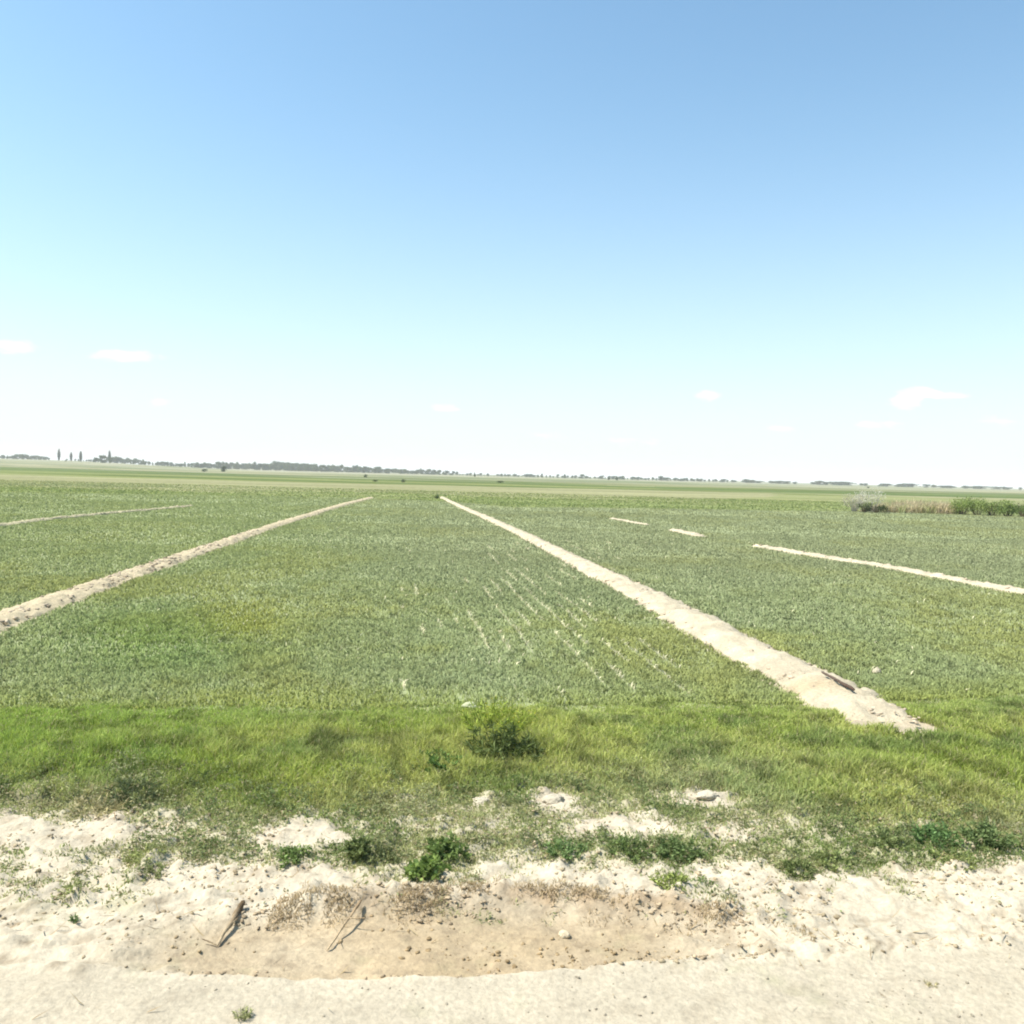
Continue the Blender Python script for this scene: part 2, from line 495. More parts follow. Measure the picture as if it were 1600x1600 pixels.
def soil_colour(x, y):
    base = np.array([.49, .425, .315])
    tan = np.array([.375, .29, .18])
    red = np.array([.33, .235, .14])
    n = fbm(x * 1.4, y * 1.4, 71, 4)[..., None]
    c = base * (.93 + .14 * n)
    rt_ = (rut(x, y) * (.55 + .6 * fbm(x * 1.8, y * 4, 72, 4)))[..., None].clip(0, 1)
    c = c * (1 - rt_) + tan * (.85 + .3 * n) * rt_
    b = B_(x)
    bank = np.exp(-((y - b - .02) / .09) ** 2) * ss(gp(480, 1410)[0], gp(560, 1410)[0], x) * (1 - ss(gp(1100, 1420)[0], gp(1200, 1420)[0], x))
    bank = np.clip(bank * (.2 + 1.6 * (fbm(x * 8, y * 8, 73, 3) - .2)), 0, 1)[..., None]
    c = c * (1 - .8 * bank) + red * .8 * bank
    r = R_(x)
    road = (1 - ss(r - .08, r + .02, y))[..., None]
    c = c * (1 - road) + np.array([.425, .368, .272]) * (.95 + .12 * fbm(x * .8, y * 3.0, 77, 4)[..., None]) * road
    ed = np.exp(-((y - G_(x) + .02) / .10) ** 2) * (1 - ss(gp(120, 1255)[0], gp(230, 1255)[0], x))  # brown face of the left sod edge, its shade put into the colour
    ed = np.clip(ed * 1.6 * fbm(x * 6, y * 9, 75, 3), 0, 1)[..., None]
    c = c * (1 - .8 * ed) + np.array([.17, .125, .07]) * .8 * ed
    # bits of trash and dark crumbs
    sp_ = ss(.58, .70, fbm(x * 15, y * 17, 79, 3, .6))[..., None] * (.4 + .9 * fbm(x * 1.1, y * 1.6, 80, 3)[..., None])
    c = c * (1 - .62 * sp_ * (1 - .7 * road)) + np.array([.24, .185, .12]) * .62 * sp_ * (1 - .7 * road)
    return c


def ground_colour(x, y):
    c = soil_colour(x, y)
    g = plants(x, y)[..., None]
    gc = np.array([.25, .26, .125])
    c = c * (1 - .62 * g) + gc * .62 * g
    f = ss(F_(x) - .4, F_(x) + .2, y)[..., None]
    fc = np.array([.30, .33, .17]) * (.85 + .3 * fbm(x * .7, y * .4, 81, 4)[..., None])
    c = c * (1 - f) + fc * f
    near_ = (x > -14) & (x < 16) & (y > 8.6) & (y < 100)
    sm_ = np.zeros(np.shape(x))
    for k_, (P_, a_, b_) in STRIPS.items():
        d2 = dist_strip(x[near_], y[near_], P_)
        sm_[near_] = np.maximum(sm_[near_], 1 - ss(strip_half(k_, y[near_]) * .9, strip_half(k_, y[near_]) * 1.5, d2))
    SM = sm_[..., None]
    vg = (ss(G_(x) + .2, G_(x) + .9, y) * (1 - ss(F_(x) - .4, F_(x) + .2, y)))[..., None]
    c = c * (1 - .8 * vg) + np.array([.19, .22, .055]) * .8 * vg
    c = c * (1 - SM) + np.array([.40, .335, .235]) * SM
    return c


GC = ground_colour(X, Y)
V3 = np.stack([X, Y, Z], -1).reshape(-1, 3)
CC = GC.reshape(-1, 3)
ii, jj = np.meshgrid(np.arange(ny - 1), np.arange(nx - 1), indexing='ij')
Q = np.stack([ii * nx + jj, ii * nx + jj + 1, (ii + 1) * nx + jj + 1, (ii + 1) * nx + jj], -1).reshape(-1, 4)
cx = (GX[:-1] + GX[1:]) / 2; cy = (GY[:-1] + GY[1:]) / 2
CX, CY = np.meshgrid(cx, cy)
CX = CX.ravel(); CY = CY.ravel()
reg = np.where(CY < R_(CX), 0, np.where(CY < G_(CX), 1, np.where(CY < F_(CX), 2, np.where(CY < E_(CX) , 3, 4))))
reg = np.where((reg == 3) & (np.abs(CX) > 160), 4, reg)


def cut(name, k, mat, label):
    f = Q[reg == k]
    u, invx = np.unique(f.ravel(), return_inverse=True)
    me = mesh_np(name, V3[u], invx, np.full(len(f), 4), mat, CC[u], smooth=True)
    return tag(link(name, me), label, None, None, 'structure')


cut('dirt_road', 0, M_SOIL, 'pale dusty dirt road along the bottom of the picture')
cut('ground', 1, M_SOIL, 'pale crumbly soil shoulder between the road and the grass')
cut('grass_verge', 2, M_SOIL, 'soil under the strip of grass before the crop')
cut('field', 3, M_SOIL, 'flat crop field divided by pale earth ridges')
cut('farmland', 4, M_FARM, 'far flat farmland in green and straw coloured bands')

# ------------------------------------------------------------------ ridges of bare earth between the crop beds


def ridge(key, label, hgt=.10, group='earth ridges between the crop beds'):
    P, w0, w1 = STRIPS[key]
    L_ = resamp(P, 2)[1]
    n = max(12, int(min(1300, L_ / .06)))
    C, _ = resamp(P, n)
    # closer rows near the camera
    T = np.gradient(C, axis=0); T /= np.hypot(T[:, 0], T[:, 1])[:, None]
    Nn = np.c_[-T[:, 1], T[:, 0]]
    k = 27
    s = np.linspace(-1.25, 1.25, k)
    hw = strip_half(key, C[:, 1])
    if key == 'right':
        hw = hw * (1 + .22 * np.exp(-((C[:, 1] - 10.9) / .4) ** 2))
    ends = np.minimum(np.arange(n), np.arange(n)[::-1]) * (L_ / n)
    tp = np.sqrt(np.clip(ends / .25, 0, 1))
    hw = hw * (.55 + .45 * tp)
    PX = C[:, None, 0] + Nn[:, None, 0] * s[None] * hw[:, None]
    PY = C[:, None, 1] + Nn[:, None, 1] * s[None] * hw[:, None]
    edge = 1 + .6 * (fbm(PX * 3.0, PY * 3.0, 101, 5, .6) - .5) * 2
    prof = np.clip(1 - (np.abs(s)[None] / edge) ** 2.4, -1, 1)
    z = hgt * prof * tp[:, None] * (.75 + .5 * fbm(PX * 1.1, PY * 1.1, 103, 3))
    z = z + (.10 * (fbm(PX * 6, PY * 6, 105, 4, .6) - .5) + .05 * (fbm(PX * 17, PY * 17, 107, 2) - .5)) * np.clip(prof + .3, 0, 1)
    z = z + H(PX, PY) - .01
    c = np.array([.46, .395, .28]) * (.74 + .48 * fbm(PX * 3, PY * 3, 109, 4)[..., None])
    if key == 'left':
        c = c * np.array([.95, .93, .86])
    if key in ('far_left',):
        c = c * np.array([.85, .88, .78])
    redp = np.exp(-(((PX - gp(1262, 1083)[0]) / .45) ** 2 + ((PY - gp(1262, 1083)[1]) / .35) ** 2))[..., None] if key == 'right' else 0
    redq = np.exp(-(((PX - gp(1415, 1115)[0]) / .22) ** 2 + ((PY - gp(1415, 1115)[1]) / .4) ** 2))[..., None] if key == 'right' else 0
    rr = np.clip(redp + redq * .8, 0, .85) if key == 'right' else 0
    c = c * (1 - rr) + np.array([.40, .315, .20]) * rr
    V = np.stack([PX, PY, z], -1).reshape(-1, 3)
    i, j = np.meshgrid(np.arange(n - 1), np.arange(k - 1), indexing='ij')
    q = np.stack([i * k + j, (i + 1) * k + j, (i + 1) * k + j + 1, i * k + j + 1], -1).reshape(-1, 4)
    me = mesh_np('earth_ridge', V, q[:, ::-1].ravel(), np.full(len(q), 4), M_SOIL, c.reshape(-1, 3), smooth=True)
    o = link('earth_ridge', me)
    tag(o, label, 'earth ridge', group, 'structure')
    return o


ridge('right', 'broad pale earth ridge with a dark stick on it, running from the grass towards the horizon', .135)
ridge('left', 'brownish crumbly earth ridge crossing the left of the crop field', .10)
ridge('far_left', 'thin pale earth ridge at the far left edge of the crop', .10)
ridge('far_right', 'long thin pale earth ridge on the far right side of the crop', .10)
ridge('gap_right', 'short bright piece of earth ridge showing through the crop', .10)
ridge('faint_right', 'faintest short piece of earth ridge deep in the crop', .08)

# ------------------------------------------------------------------ blades


def blades(P, h, w, lean, az, col, yaw=None, bend=.55):
    """P (n,3) feet; returns verts, loops, counts, colours for 5-point bent blades"""
    n = len(P)
    if yaw is None: yaw = rng.uniform(0, 2 * np.pi, n)
    dx, dy = np.cos(az), np.sin(az)
    wx, wy = np.cos(yaw) * w * .5, np.sin(yaw) * w * .5
    mid = P + np.stack([dx * lean * h * .3, dy * lean * h * .3, h * bend], -1)
    tip = P + np.stack([dx * lean * h, dy * lean * h, h * np.sqrt(np.clip(1 - (lean * .75) ** 2, .05, 1))], -1)
    off = np.stack([wx, wy, 0 * wx], -1)
    V = np.stack([P - off * .7, P + off * .7, mid + off, mid - off, tip], 1).reshape(-1, 3)
    b = (np.arange(n) * 5)[:, None]
    loops = np.concatenate([b + 0, b + 1, b + 2, b + 3, b + 3, b + 2, b + 4], 1).ravel()
    counts = np.tile([4, 3], n)
    C = np.repeat(col, 5, 0)
    return V, loops, counts, C


def merge(parts):
    Vs, Ls, Cs, Cc = [], [], [], []
    o = 0
    for V, l, c, k in parts:
        Vs.append(V); Ls.append(l + o); Cs.append(c); Cc.append(k); o += len(V)
    return np.concatenate(Vs), np.concatenate(Ls), np.concatenate(Cs), np.concatenate(Cc)


def scatter(y0, y1, dens, half=.66, pad=1.0):
    """random feet in the wedge the picture and a step beside it can see, dens per square metre"""
    area = (half * (y0 + y1) / 2 + pad) * 2 * (y1 - y0)
    n = int(area * dens)
    y = np.sqrt(rng.uniform(y0 ** 2, y1 ** 2, n))
    x = rng.uniform(-1, 1, n) * (half * y + pad)
    return x, y


def mixc(a, b, t):
    t = np.asarray(t)[:, None]
    return np.array(a) * (1 - t) + np.array(b) * t


# --- crop
parts = []
ROWD = np.array(STRIPS['right'][0][6]) - np.array(STRIPS['right'][0][1]); ROWD /= np.hypot(*ROWD)
ROWN = np.array([ROWD[1], -ROWD[0]])
ROW = .30


def gaps(x, y):
    """bare seams between sowing rows in the thin middle of the bed"""
    u = x * ROWN[0] + y * ROWN[1]; v = x * ROWD[0] + y * ROWD[1]
    d = np.abs((u / ROW + .25 * fbm(v * .3, u * .5, 131, 2)) % 1 - .5) * ROW
    lane = np.floor(u / ROW)
    a = vn(v * .8 + lane * 7.7, lane * 3.1, 133)
    px, py = pxy(x, y)
    zone = np.exp(-((px - 840) / 170) ** 2 - ((py - 960) / 105) ** 2)
    zone = np.maximum(zone, .9 * np.exp(-((px - 1000) / 190) ** 2 - ((py - 1035) / 45) ** 2))
    return (d < .024) & (a > 1.0 - .66 * zone)


bands = [(8.3, 11.5, 3600, .9), (11.5, 15, 2100, 1.1), (15, 20, 1100, 1.35), (20, 28, 750, 1.5), (28, 42, 330, 2.0), (42, 62, 140, 2.8), (62, 92, 60, 3.8)]
for y0, y1, dn, k in bands:
    x, y = scatter(y0, y1, dn)
    thin = fbm(x * .5, y * .35, 141, 3)
    keep = (y > F_(x) + .5 * (fbm(x * 1.6, x * 0, 143, 3) - .5)) & (y < E_(x)) & ~on_strip(x, y, .0) & (rng.random(len(x)) < .55 + .9 * (thin - .2))
    gp_ = gaps(x, y)
    keep &= ~(gp_ & (rng.random(len(x)) < .93))
    x, y = x[keep], y[keep]
    n = len(x)
    z = H(x, y)
    big = fbm(x * .35, y * .22, 151, 4)
    sm = fbm(x * 3, y * 2, 153, 3)
    h = (.034 + .036 * rng.random(n)) * (1 + .12 * (k - 1)) * (.65 + .8 * sm)
    w = (.009 + .007 * rng.random(n)) * k
    px, py = pxy(x, y)
    blue = np.array([.272, .325, .158]); yel = np.array([.320, .350, .125]); mid = np.array([.285, .335, .145])
    c = mixc(blue, mid, ss(.35, .6, big + .35 * (1 - ss(200, 700, px))))
    c = c * (1 - ss(.5, .75, big + .25 * (sm - .5))[:, None]) + yel * ss(.5, .75, big + .25 * (sm - .5))[:, None]
    warm = np.exp(-((px - 380) / 70) ** 2 - ((py - 975) / 32) ** 2)[:, None]
    c = c * (1 - .8 * warm) + np.array([.34, .34, .08]) * .8 * warm
    lush = np.exp(-((px - 250) / 160) ** 2 - ((py - 1000) / 55) ** 2)[:, None]
    c = c * (1 - .5 * lush) + np.array([.13, .26, .06]) * .5 * lush
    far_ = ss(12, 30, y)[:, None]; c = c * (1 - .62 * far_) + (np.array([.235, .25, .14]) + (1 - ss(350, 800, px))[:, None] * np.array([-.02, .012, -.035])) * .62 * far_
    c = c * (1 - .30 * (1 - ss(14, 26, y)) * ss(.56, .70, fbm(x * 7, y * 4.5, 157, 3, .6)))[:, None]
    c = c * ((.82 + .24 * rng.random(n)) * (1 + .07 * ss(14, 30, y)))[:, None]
    lightleaf = (rng.random(n) < .05) & (y < 15)
    c[lightleaf] = c[lightleaf] * 1.3 + np.array([.05, .05, .03])
    eb = (1 - ss(-.2, 1.2, y - F_(x) + 1.0 * (fbm(x * 1.2, y * 1.2, 159, 3) - .5)))[:, None] * .7
    c = c * (1 - eb) + np.array([.30, .345, .09]) * eb * (.8 + .4 * rng.random(n))[:, None]
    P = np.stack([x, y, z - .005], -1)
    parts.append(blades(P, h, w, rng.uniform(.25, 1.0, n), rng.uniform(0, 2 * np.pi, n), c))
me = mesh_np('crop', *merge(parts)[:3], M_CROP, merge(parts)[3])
tag(link('crop', me), 'low grey-green crop covering the flat field beds', 'crop', None, 'stuff')

# --- straw in the seams
x, y = scatter(10, 34, 520)
gg = gaps(x, y) & ~on_strip(x, y) & (y > F_(x) + .1)
x, y = x[gg], y[gg]; n = len(x)
x2, y2 = scatter(9.6, 40, 3.2)
kk = ~on_strip(x2, y2) & (y2 > F_(x2)); x2, y2 = x2[kk], y2[kk]
x = np.r_[x, x2]; y = np.r_[y, y2]; n = len(x)
c = np.array([.64, .59, .38]) * (.7 + .5 * rng.random(n))[:, None]
V, l, ct, cc = blades(np.stack([x, y, H(x, y)], -1), .045 + .05 * rng.random(n), .011 + .011 * rng.random(n), rng.uniform(.5, 1.15, n), rng.uniform(0, 6.28, n), c)
tag(link('straw', mesh_np('straw', V, l, ct, M_DRY, cc)), 'pale dry straw in thin seams of the crop', 'straw', None, 'stuff')

# --- grass strip
parts = []


def grass(y0, y1, dn, k):
    x, y = scatter(y0, y1, dn, .66, .8)
    ed = F_(x) + .8 * (fbm(x * 1.3, x * 0 + 4, 161, 4) - .5) + .5 * (rng.random(len(x)) - .5)
    pl = plants(x, y)
    keep = (y > W_(x) - .3) & (y < ed) & (rng.random(len(x)) < pl) & ~on_strip(x, y, -.08)
    x, y = x[keep], y[keep]; pl = pl[keep]; n = len(x)
    gg = ss(G_(x) - .25, G_(x) + .7, y)
    tus = fbm(x * 2.4, y * 2.4, 163, 4, .6)
    px, py = pxy(x, y)
    tall = 1.3 * np.exp(-((px - 785) / 125) ** 2 - ((py - 1170) / 52) ** 2) + .35 * np.exp(-((px - 1120) / 200) ** 2 - ((py - 1235) / 45) ** 2)
    h = (.026 + .034 * gg + .085 * gg * np.clip(tus - .47, 0, 1) * 2.6 + .07 * tall) * (.5 + .8 * rng.random(n)) * (1 - .55 * ss(F_(x) - 1.3, F_(x), y))
    w = (.005 + .004 * rng.random(n)) * k
    big = fbm(x * .9, y * .9, 165, 4)
    a = np.array([.265, .315, .075]); b = np.array([.390, .405, .130]); d = np.array([.170, .225, .075]); ol = np.array([.31, .315, .155])
    c = mixc(a, b, ss(.35, .68, big + .3 * (rng.random(n) - .5)))
    eb = ss(-1.5, .1, y - F_(x) + .8 * (fbm(x * 1.2, y * 1.2, 166, 3) - .5))[:, None] * .55
    c = c * (1 - eb) + np.array([.31, .36, .12]) * eb
    dk = ss(.55, .72, fbm(x * 1.7, y * 1.7, 167, 3))[:, None] * .6
    c = c * (1 - dk) + d * dk
    low = (1 - gg)[:, None] * .75
    c = c * (1 - low) + mixc(ol, d, ss(.4, .62, fbm(x * 1.6, y * 2.0, 169, 3))) * low
    left = (1 - ss(-3.6, -1.6, x))[:, None] * .55 * gg[:, None]
    c = c * (1 - left) + np.array([.245, .335, .075]) * left
    pale = np.exp(-((px - 1110) / 170) ** 2 - ((py - 1230) / 45) ** 2)[:, None] * .6
    c = c * (1 - pale) + np.array([.37, .40, .20]) * pale
    yel = np.exp(-((px - 785) / 95) ** 2 - ((py - 1135) / 34) ** 2)[:, None] * .7
    c = c * (1 - yel) + np.array([.38, .41, .09]) * yel
    mot = ss(.50, .66, fbm(x * 6.5, y * 4.0, 168, 3, .6))[:, None]; c = c * (1 - .38 * mot)
    c = c * 1.24 * (.76 + .48 * rng.random(n))[:, None]
    dry = rng.random(n) < .09
    c[dry] = np.array([.42, .38, .20]) * (.7 + .4 * rng.random(dry.sum()))[:, None]
    parts.append(blades(np.stack([x, y, H(x, y) - .004], -1), h, w, rng.uniform(.1, .95, n), rng.uniform(0, 6.28, n), c))


grass(4.9, 6.6, 11000, .9)
grass(6.6, 8.2, 9000, 1.05)
grass(8.2, 10.6, 7000, 1.2)
mm = merge(parts)
tag(link('grass', mesh_np('grass', mm[0], mm[1], mm[2], M_GRASS, mm[3])), 'yellow-green grass of the roadside verge', 'grass', None, 'stuff')

# --- rough grass of the far verge beyond the crop
parts = []
for y0, y1, dn, k in [(78, 120, 14, 1.0)]:
    x, y = scatter(y0 - 14, y1, dn, .64, 2)
    kk = (y > E_(x) + .5) & (rng.random(len(x)) < fbm(x * .08, y * .14, 171, 4) * 1.2 - .1)
    x, y = x[kk], y[kk]; n = len(x)
    c = mixc([.28, .32, .12], [.35, .36, .17], ss(.35, .65, fbm(x * .05, y * .10, 173, 4))) * (.7 + .6 * rng.random(n))[:, None]
    parts.append(blades(np.stack([x, y, H(x, y)], -1), (.04 + .07 * rng.random(n)) * k, (.10 + .12 * rng.random(n)) * k, rng.uniform(.1, .7, n), rng.uniform(0, 6.28, n), c))
mm = merge(parts)
tag(link('meadow_grass', mesh_np('meadow_grass', mm[0], mm[1], mm[2], M_GRASS, mm[3])), 'rough yellowish grass beyond the crop', 'grass', None, 'stuff')

# ------------------------------------------------------------------ clods and litter
import bmesh


def ico(sub):
    bm = bmesh.new(); bmesh.ops.create_icosphere(bm, subdivisions=sub, radius=1)
    v = np.array([q.co[:] for q in bm.verts]); bm.verts.index_update()
    f = np.array([[q.index for q in fc.verts] for fc in bm.faces]); bm.free()
    return v, f


IV, IF = ico(1)


def clods(x, y, r, col, squash=.6):
    n = len(x)
    a = rng.uniform(0, 6.28, n); ca, sa = np.cos(a), np.sin(a)
    sc = np.stack([r * rng.uniform(.7, 1.5, n), r * rng.uniform(.6, 1.1, n), r * squash * rng.uniform(.6, 1.2, n)], -1)
    v = IV[None] * (1 + .42 * rng.uniform(-1, 1, (n, len(IV), 1))) * sc[:, None]
    vx = v[..., 0] * ca[:, None] - v[..., 1] * sa[:, None]; vy = v[..., 0] * sa[:, None] + v[..., 1] * ca[:, None]
    V = np.stack([vx + x[:, None], vy + y[:, None], v[..., 2] + (H(x, y) + r * squash * .3)[:, None]], -1).reshape(-1, 3)
    f = (IF[None] + (np.arange(n) * len(IV))[:, None, None]).reshape(-1, 3)
    return V, f.ravel(), np.full(len(f), 3), np.repeat(col, len(IV), 0)


parts = []
x, y = scatter(3.6, 7.6, 1100, .62, .4)
r_, b_ = R_(x), B_(x)
kp = (y > r_ - .02) & (y < G_(x) + .4)
d_ = np.where(y < b_, .35 + .5 * (fbm(x * 2, y * 2, 181, 3) > .52), .9)
dd = kp & (rng.random(len(x)) < d_ * ss(.3, .65, fbm(x * 1.8, y * 1.8, 183, 3)))
x1, y1 = x[dd], y[dd]
rr = .003 + .014 * rng.random(len(x1)) ** 4.0
c = soil_colour(x1, y1) * np.array([1.05, .98, .85]) * (.62 + .45 * rng.random(len(x1)))[:, None]
parts.append(clods(x1, y1, rr, c))
x, y = scatter(3.4, 4.8, 260, .62, .4)
dd = (y < R_(x)) & (rng.random(len(x)) < ss(.4, .75, fbm(x * 1.5, y * 2.5, 185, 3)))
x1, y1 = x[dd], y[dd]
rr = .002 + .009 * rng.random(len(x1)) ** 3
c = soil_colour(x1, y1) * (.6 + .4 * rng.random(len(x1)))[:, None]
parts.append(clods(x1, y1, rr, c))
# brown crumbs along the bank and the foot of the track
for key, cnt, spread in ((B_, 1600, .10), (R_, 500, .03)):
    xx = rng.uniform(gp(200, 1480)[0], gp(1180, 1450)[0], cnt); n_ = rng.normal(0, spread, cnt)
    yb = key(xx) + n_ + (.0 if key is B_ else .05)
    k2 = rng.random(cnt) < ss(.35, .6, fbm(xx * 3, xx * 0 + 9, 187, 3))
    xx, yb = xx[k2], yb[k2]
    parts.append(clods(xx, yb, .003 + .013 * rng.random(len(xx)) ** 3, np.array([.40, .31, .20]) * (.65 + .7 * rng.random(len(xx)))[:, None]))
mm = merge(parts)
tag(link('soil_crumbs', mesh_np('soil_crumbs', mm[0], mm[1], mm[2], M_CLOD, mm[3])), 'small crumbs of earth on road shoulder', 'gravel', None, 'stuff')
# crumbs on the ridges
parts = []
for key, cnt in (('right', 3200), ('left', 2600), ('far_right', 260), ('far_left', 160)):
    P = STRIPS[key][0]
    C, L_ = resamp(P, 4000)
    if key in('right', 'left'):
        C = C[C[:, 1] < 34]
    q = C[rng.integers(0, len(C), cnt)]
    hw = strip_half(key, q[:, 1])
    q = q + rng.normal(0, .5, (cnt, 2)) * hw[:, None]
    r = (.007 + .040 * rng.random(cnt) ** 4) * (1 + (q[:, 1] - 10) * .02)
    c = np.array([.52, .42, .30]) * (.65 + .5 * rng.random(cnt))[:, None]
    V, l, ct, cc = clods(q[:, 0], q[:, 1], r, c)
    V[:, 2] += .075 * np.repeat(np.clip(1 - (dist_strip(q[:, 0], q[:, 1], P) / hw) ** 2.4, 0, 1), len(IV))
    parts.append((V, l, ct, cc))
mm = merge(parts)
tag(link('ridge_rubble', mesh_np('ridge_rubble', mm[0], mm[1], mm[2], M_CLOD, mm[3])), 'crumbled earth on the ridges of the field', 'rubble', None, 'stuff')

# thin dry stalks lying on the soil
x, y = scatter(3.5, 7, 60, .6, .3)
kp = (rng.random(len(x)) < np.where(y < R_(x), .05, .25 + .75 * np.exp(-((y - B_(x)) / .12) ** 2)))
x, y = x[kp], y[kp]; n = len(x)
c = mixc([.42, .33, .18], [.22, .15, .08], rng.random(n))
V, l, ct, cc = blades(np.stack([x, y, H(x, y) + .004], -1), .03 + .07 * rng.random(n), .004 + .004 * rng.random(n), rng.uniform(1.0, 1.3, n), rng.uniform(0, 6.28, n), c, bend=.12)
tag(link('dry_stalks', mesh_np('dry_stalks', V, l, ct, M_DRY, cc)), 'thin dry stalks littering the bare soil', 'litter', None, 'stuff')


def clod_thing(px, py, w, d, h, label, col=(.50, .44, .33)):
    x0, y0 = gp(px, py)
    v, f = ico(4)
    n = fbm(v[:, 0] * 1.6 + px, v[:, 1] * 1.6 + v[:, 2] * 1.3, int(px), 4, .6)
    n2 = fbm(v[:, 0] * 5 + px, v[:, 1] * 5 + v[:, 2] * 4, int(px) + 3, 3, .6)
    v = v * (.62 + .55 * n + .28 * n2)[:, None] * np.array([w, d, h])
    c = np.array(col) * (.85 + .3 * n2)[:, None]
    me = mesh_np('earth_clod', v, f.ravel(), np.full(len(f), 3), M_CLOD, c, smooth=True)
    o = link('earth_clod', me, loc=(x0, y0, float(H(x0, y0)) + h * .2))
    tag(o, label, 'clod', 'pale lumps of earth in the grass')


clod_thing(865, 1250, .085, .07, .042, 'widest pale lump of earth, right of centre where grass meets soil')
clod_thing(752, 1252, .065, .06, .035, 'dull pale lump of earth just left of the widest one')
clod_thing(1105, 1250, .085, .06, .03, 'flat pale lump of earth further right along the grass edge')
clod_thing(733, 1110, .085, .08, .05, 'pale lump of earth beside the yellow tipped grass bush', (.42, .43, .27))
clod_thing(1370, 1052, .055, .055, .06, 'small cream lump of earth in the crop above the broad ridge end', (.42, .37, .26))
clod_thing(882, 1449, .032, .028, .022, 'small pale stone lying in the brown wheel track', (.6, .5, .34))
clod_thing(655, 1519, .035, .03, .02, 'dark brown clod at the road edge of the wheel track', (.20, .145, .09))
clod_thing(1285, 1092, .10, .08, .05, 'brownish lump under the dark stick on the broad ridge', (.42, .31, .2))

# ------------------------------------------------------------------ sticks


def stick(p0, p1, r0, r1, label, cols, name='stick', z0=.01, z1=.03, kink=.02, twigs=(), seedn=1):
    a = np.array([*gp(*p0), 0]); b = np.array([*gp(*p1), 0])
    a[2] = float(H(a[0], a[1])) + z0; b[2] = float(H(b[0], b[1])) + z1
    base = a.copy()

    def tube(a, b, r0, r1, n=22, k=9, sd=0):
        t = np.linspace(0, 1, n)[:, None]
        c = a + (b - a) * t
        L_ = np.linalg.norm(b - a)
        c[:, 0] += kink * L_ * (fbm(t[:, 0] * 4 + sd, t[:, 0] * 0 + sd, 201 + seedn, 3) - .5) * 2 * np.sin(t[:, 0] * np.pi)
        c[:, 2] += kink * L_ * (fbm(t[:, 0] * 5 + sd, t[:, 0] * 0 + sd + 4, 203 + seedn, 3) - .5) * np.sin(t[:, 0] * np.pi)
        d = (b - a) / L_; s = np.cross(d, [0, 0, 1]); s /= np.linalg.norm(s); u = np.cross(s, d)
        an = np.linspace(0, 2 * np.pi, k, endpoint=False)
        rr = (r0 + (r1 - r0) * t[:, 0]) * (1 + .35 * (fbm(t[:, 0] * 9 + sd, t[:, 0] * 0, 205 + seedn, 2) - .5))
        rr[0] *= .6; rr[-1] *= .5
        V = c[:, None] + rr[:, None, None] * (np.cos(an)[None, :, None] * s + np.sin(an)[None, :, None] * u) * (1 + .18 * rng.uniform(-1, 1, (n, k, 1)))
        V = V.reshape(-1, 3)
        F = []
        for i in range(n - 1):
            for j in range(k):
                F.append((i * k + j, i * k + (j + 1) % k, (i + 1) * k + (j + 1) % k, (i + 1) * k + j))
        V = np.vstack([V, c[0] - d * rr[0] * .5, c[-1] + d * rr[-1] * .5])
        m0, m1 = len(V) - 2, len(V) - 1
        T = [(m0, (j + 1) % k, j) for j in range(k)] + [(m1, (n - 1) * k + j, (n - 1) * k + (j + 1) % k) for j in range(k)]
        col = mixc(cols[0], cols[1], np.r_[np.repeat(np.clip(t[:, 0] * 1.2 - .1 + .3 * (rng.random(n) - .5), 0, 1), k), [0, 1]])
        return V, np.r_[np.array(F).ravel(), np.array(T).ravel()], np.r_[np.full(len(F), 4), np.full(len(T), 3)], col
    pr = [tube(a, b, r0, r1)]
    o = None
    V, l, ct, cc = pr[0]
    o = link(name, mesh_np(name, V - base, l, ct, M_WOOD, cc, smooth=True), loc=tuple(base))
    tag(o, label, 'stick', 'sticks lying on the bare soil')
    for (t0, dx, dy, dz, r) in twigs:
        s0 = a + (b - a) * t0
        V, l, ct, cc = tube(s0, s0 + np.array([dx, dy, dz]), r, r * .5, 10, 6, 3)
        link('twig', mesh_np('twig', V - base, l, ct, M_WOOD, cc, smooth=True), o)
    return o


stick((339, 1468), (381, 1416), .007, .016, 'thick stick with dark bark and a twig, at the left end of the wheel track',
      [(.42, .33, .21), (.13, .09, .05)], z0=.012, z1=.035, kink=.025, twigs=((.02, -.09, .02, .02, .005), (.45, .05, .05, .03, .004)))
stick((511, 1474), (564, 1417), .005, .008, 'slim straight pale stick leaning over the edge of the wheel track',
      [(.48, .37, .23), (.30, .21, .12)], z0=.008, z1=.035, kink=.03, twigs=((.62, .10, -.02, .015, .004),), seedn=5)
stick((1283, 1072), (1334, 1100), .014, .020, 'dark brown stick lying along the broad pale ridge',
      [(.12, .09, .07), (.09, .06, .045)], z0=.175, z1=.165, kink=.01, seedn=9)

# ------------------------------------------------------------------ leafy plants of the verge


def leaves(P, D, size, wd, col):
    """rhombic folded leaves: base P, direction D (unit), length size, width ratio wd"""
    n = len(P)
    side = np.cross(D, rng.normal(0, 1, (n, 3))); side /= np.linalg.norm(side, axis=1)[:, None] + 1e-9
    nrm = np.cross(D, side)
    s = size[:, None]
    a = P; b = P + D * s * .45 + side * s * wd * .5 + nrm * s * .06; c = P + D * s; d = P + D * s * .45 - side * s * wd * .5 + nrm * s * .06
    V = np.stack([a, b, c, d], 1).reshape(-1, 3)
    q = (np.arange(n) * 4)[:, None]
    l = np.concatenate([q, q + 1, q + 2, q, q + 2, q + 3], 1).ravel()
    return V, l, np.full(2 * n, 3), np.repeat(col, 4, 0)


def unit(v):
    return v / (np.linalg.norm(v, axis=1)[:, None] + 1e-9)


